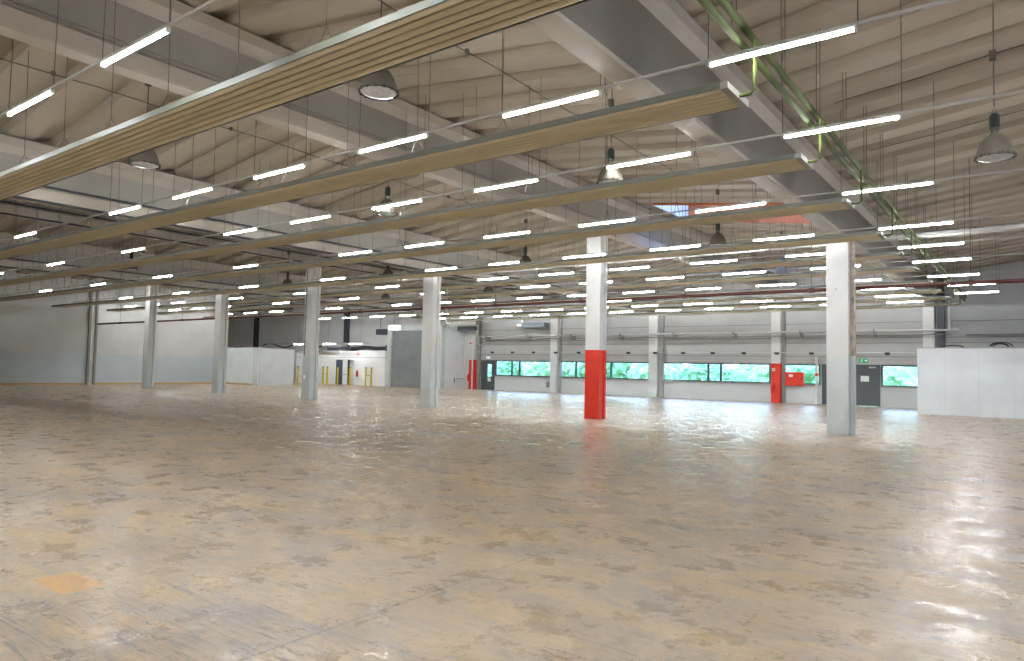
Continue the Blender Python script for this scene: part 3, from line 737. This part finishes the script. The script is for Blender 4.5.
# unseen lights added to brighten the recess, then dark ductwork on the office roof
for q, x in enumerate((-52.5, -56.5, -60.5, -64.5)):
    tube_light(x, 34.5, 'added unseen tube light brightening the recess behind the pale partition', z=2.2)
    o = MB(); o.box(x-.8, x+.8, 34.47, 34.53, 2.25, 2.3)
    o.tube([(x-.6, 34.5, 2.3), (x-.6, 34.5, roof_z(x-.6)+.02)], .006, 4).tube([(x+.6, 34.5, 2.3), (x+.6, 34.5, roof_z(x+.6)+.02)], .006, 4)
    tag(o.build('added_light_rail', M['rail']), 'added short rail carrying the unseen lights behind the pale partition', 'rail', 'added rails in the hidden recess')
o = thing('roof_ductwork', 'dark ductwork lying on top of the office block', 'duct', (-50, 39.9, 2.78))
MB().box(.5, 3.6, -.3, .3, 0.02, .38).build('duct_body', M['steel_dark'], o); MB().tube([(3.6, 0, .2), (5, .1, .34), (6.5, 0, .26), (8.2, -.1, .3)], .15, 10).build('flexible_hose', M['black'], o)
MB().lathe([(0, .38), (.3, .38), (.3, .75), (.34, .8), (0, .82)], 16, 1.5, .8).build('vent_cowl', M['grey_pipe'], o)
MB().box(7.9, 8.6, -.4, .4, 0.02, .5).build('fan_unit', M['steel_dark'], o)
o = thing('unit_heater', 'dark unit heater hung high beside the grey gate frame', 'heater', (-43.0, 40.5, 4.2)); MB().box(-.9, .9, -.4, .4, 0, .45).build('housing', M['steel_dark'], o)
for x in (-.8, .8): MB().tube([(x, 0, .45), (x, 0, roof_z(-43+x)-4.2)], .02, 5).build('hanger', M['steel_dark'], o)
MB().tube([(.75, 0, 0), (.75, 0, -1.3)], .07, 8).build('drop_pipe', M['steel_dark'], o)

# yellow bollards and rails
YP = [(-43.6, 32.3, 'yellow post at the corner of the white partition'), (-47.4, 37.6, 'yellow post before the left part of the office wall'), (-46.85, 37.6, 'yellow post just left of the blue door'), (-45.55, 37.6, 'yellow post between the two office doorways'),
      (-43.9, 37.5, 'yellow post beside the extinguisher right of the doorways'), (-41.85, 37.3, 'left one of the yellow post pair beside the grey gate'), (-41.2, 37.3, 'right one of the yellow post pair beside the grey gate')]
for i, (x, y, l) in enumerate(YP):
    p = thing('guard_post', l, 'guard post', (x, y, 0), 'yellow guard posts before the office')
    MB().box(-.05, .05, -.05, .05, .02, 1.42).build('post', M['yellow'], p); MB().box(-.12, .12, -.12, .12, 0, .02).build('foot_plate', M['yellow'], p); MB().box(-.055, .055, -.055, .055, 1.42, 1.46).build('post_cap', M['black'], p)
for (a, b, y, l) in ((-47.33, -46.92, 37.6, 'thin rail between the two posts left of the blue door'), (-45.48, -43.97, 37.55, 'thin rail across the grey doorway of the office'), (-41.78, -41.27, 37.3, 'thin rail joining the yellow post pair by the gate')):
    o = MB().tube([(a, y, .85), (b, y, .85)], .022, 6).build('guard_rail', M['steel_grey']); tag(o, l, 'rail')

# ------------------------------------------------------------------ gate portal
p = thing('gate_portal', 'pale boxed portal with a wide dark grey closed gate', 'gate', (-40.75, 38.45, 0))
og = (-40.75, 38.45, 0)
f = MB(); f.box(-40.75, -40.35, 38.45, 38.85, 0, 4.9); f.box(-35.5, -35.0, 38.45, 38.85, 0, 4.55)
f.box(-40.35, -35.5, 38.45, 38.85, 4.36, 4.75)
f.build('portal_frame', M['col_lower'], p, origin=og, loc=(0, 0, 0))
MB().box(-40.35, -35.5, 38.6, 38.68, .02, 4.36).build('gate_leaf', M['gate_grey'], p, origin=og, loc=(0, 0, 0))
MB().box(-35.12, -35.0, 38.85, YW, 0, 4.55).build('side_wall', M['partition'], p, origin=og, loc=(0, 0, 0))
MB().box(-40.75, -40.6, 38.85, YW, 0, 4.5).build('side_wall', M['partition'], p, origin=og, loc=(0, 0, 0))
o = MB().box(-40.4, -39.3, 38.2, 38.45, 4.42, 4.78).build('signal_box', M['light_box']); tag(o, 'white lit box on the upper left corner of the gate frame', 'light box')
# window strip and shelf at the inner corner
d = thing('hanging_projector', 'white device on a pole hanging right of the gate column', 'projector', (-31.5, 35.0, 4.3))
MB().box(-.2, .2, -.15, .15, 0, .2).build('housing', M['white'], d); MB().tube([(0, 0, .2), (0, 0, roof_z(-31.5)-4.3)], .05, 8).build('pole', M['white'], d); MB().lathe([(0, 0), (.06, 0), (.06, .05), (0, .05)], 12, 0, -.17).build('lens', M['black'], d)
d = thing('corner_ductwork', 'dark ducts in the far corner above the leftmost red pilaster', 'duct', (-34.75, 39.6, 4.75))
MB().box(-.2, 2.2, -.25, .25, 0, .3).build('duct_body', M['steel_grey'], d); MB().tube([(2.0, .3, .3), (2.0, .3, -1.4), (2.0, 1.0, -1.5)], .07, 8).build('drop_pipe', M['grey_pipe'], d); MB().box(-.1, 1.6, .4, .9, -.35, -.05).build('branch_duct', M['steel_dark'], d)
o = thing('wall_shelf', 'small grey shelf on the wall at the far inner corner', 'shelf', (-34.98, 40.2, .75)); MB().box(0, .5, -.35, .35, 0, .05).build('shelf_board', M['rail'], o); MB().box(0, .05, -.3, -.25, -.3, 0).build('bracket', M['steel_grey'], o)
o = MB().box(-27.3, -27.0, YW-.18, YW, .35, .75).build('outlet_box', M['steel_grey']); tag(o, 'small grey box low on the wall beside the white pilaster', 'box')

# cable bundles above the partitions
o = MB().tube([(-60+.8*q, 40.3, 3.35+.22*math.sin(q*1.1)) for q in range(12)], .06, 6).build('cable_bundle', M['black']); tag(o, 'sagging black cable bundle above the pale partition', 'cable')

# ------------------------------------------------------------------ outside
o = MB().box(-140, 90, YW+.3, 150, -.6, -.35).build('ground', M['grass']); struct(o)
def bush(x, y, w, h, m, label, trunk=False):
    b = thing('shrub', label, 'shrub', (x, y, -.35), 'shrubs beyond the windows')
    bm = bmesh.new(); rnd = random.Random(int(x*100+y))
    bmesh.ops.create_icosphere(bm, subdivisions=4, radius=1)
    for v in bm.verts:
        d_ = 1 + .16*math.sin(v.co.x*5+x)*math.cos(v.co.y*6+y)*math.sin(v.co.z*5) + rnd.uniform(-.09, .09)
        v.co = Vector((v.co.x*w/2*d_, v.co.y*w/2.4*d_, h*.5 + v.co.z*h*.5*d_))
    me = bpy.data.meshes.new('foliage'); bm.to_mesh(me); bm.free(); me.materials.append(m)
    f = bpy.data.objects.new('foliage', me); C.objects.link(f); f.parent = b
    lf = MB()
    for q in range(500):
        u = rnd.uniform(0, 2*PI); vv = rnd.uniform(-1, 1); r_ = math.sqrt(1-vv*vv)
        p_ = Vector((math.cos(u)*r_*w/2*1.04, math.sin(u)*r_*w/2.4*1.04, h*.5+vv*h*.52)); s_ = rnd.uniform(.06, .16)
        a = Vector((rnd.uniform(-1, 1), rnd.uniform(-1, 1), rnd.uniform(-1, 1))).normalized()*s_; c = a.orthogonal().normalized()*s_*.5
        lf.add([p_-a, p_+c, p_+a, p_-c], [(0, 1, 2, 3)])
    lf.build('leaves', M['leaf2'], b)
    MB().tube([(0, 0, 0), (.03, 0, h*.5)], [.06, .03], 6).build('stem', M['bark'], b)
views = ['left most ribbon window', 'left most ribbon window', 'window left of the red based column', 'window behind the red based column', 'window right of the red based column', 'wide middle window', 'wide middle window', 'window at the hose cabinet', 'window at the double door', 'window beside the white box']
xk = -62; i = 0
while xk < 8:
    w = 3.4 + 1.5*random.random(); h = 2.6 + 2.2*random.random()
    bush(xk, 52 + random.uniform(-2, 5), w, h, M['leaf'] if i % 2 else M['leaf2'], 'green shrub outside the ribbon windows, %s from the left in the near row' % (ORD[i] if i < 18 else 'number last'))
    xk += w*1.02+.3; i += 1
    if i > 17: break
# far hedge: continuous growth, nobody could count
bm = bmesh.new()
bmesh.ops.create_grid(bm, x_segments=300, y_segments=14, size=1)
for v in bm.verts:
    x, y = v.co.x, v.co.y
    hh = 2.9 + .9*math.sin(x*21) + .7*math.sin(x*53+1) + random.uniform(-.3, .3)
    if abs(y) > .95: hh = 0
    v.co = Vector((-40 + x*75, 66 + y*2.5 + random.uniform(-.3, .3), -.35 + hh*(1-abs(y))**.3 if hh else -.35))
me = bpy.data.meshes.new('hedge'); bm.to_mesh(me); bm.free(); me.materials.append(M['leaf']); 
o = bpy.data.objects.new('hedge', me); C.objects.link(o); tag(o, 'long dense green hedge far beyond the windows', 'hedge', kind='stuff')

# ------------------------------------------------------------------ world, camera, view
w = bpy.data.worlds.new('sky'); scene.world = w; w.use_nodes = True
nt = w.node_tree; bg = nt.nodes['Background']
tc = nt.nodes.new('ShaderNodeTexCoord'); sp = nt.nodes.new('ShaderNodeSeparateXYZ'); nt.links.new(tc.outputs['Generated'], sp.inputs[0])
rp = nt.nodes.new('ShaderNodeValToRGB'); nt.links.new(sp.outputs[2], rp.inputs[0])
rp.color_ramp.elements[0].position = 0; rp.color_ramp.elements[0].color = (.40, .48, .53, 1)
rp.color_ramp.elements[1].position = .6; rp.color_ramp.elements[1].color = (.30, .45, 1, 1)
nt.links.new(rp.outputs[0], bg.inputs[0]); bg.inputs[1].default_value = 12.5

cam = bpy.data.cameras.new('camera'); co = bpy.data.objects.new('camera', cam); C.objects.link(co)
cam.sensor_width = 36; cam.lens = 701.5/1024*36; cam.clip_start = .05; cam.clip_end = 400
yaw, pit, rol = map(math.radians, (36.60, 3.12, 1.18))
F0 = Vector((-math.sin(yaw), math.cos(yaw), 0)); R0 = Vector((math.cos(yaw), math.sin(yaw), 0)); U0 = Vector((0, 0, 1))
F = F0*math.cos(pit)+U0*math.sin(pit); U = U0*math.cos(pit)-F0*math.sin(pit)
R = R0*math.cos(rol)+U*math.sin(rol); U2 = U*math.cos(rol)-R0*math.sin(rol)
mt = Matrix((R, U2, -F)).transposed().to_4x4(); mt.translation = Vector((0, 0, 1.596))
co.matrix_world = mt; scene.camera = co

vs = scene.view_settings
vs.view_transform = 'Standard'; vs.look = 'None'; vs.gamma = 1; vs.use_curve_mapping = False; vs.exposure = 0.74
scene.cycles.use_denoising = True
scene.cycles.max_bounces = 8; scene.cycles.diffuse_bounces = 5; scene.cycles.glossy_bounces = 3
scene.cycles.sample_clamp_indirect = 6
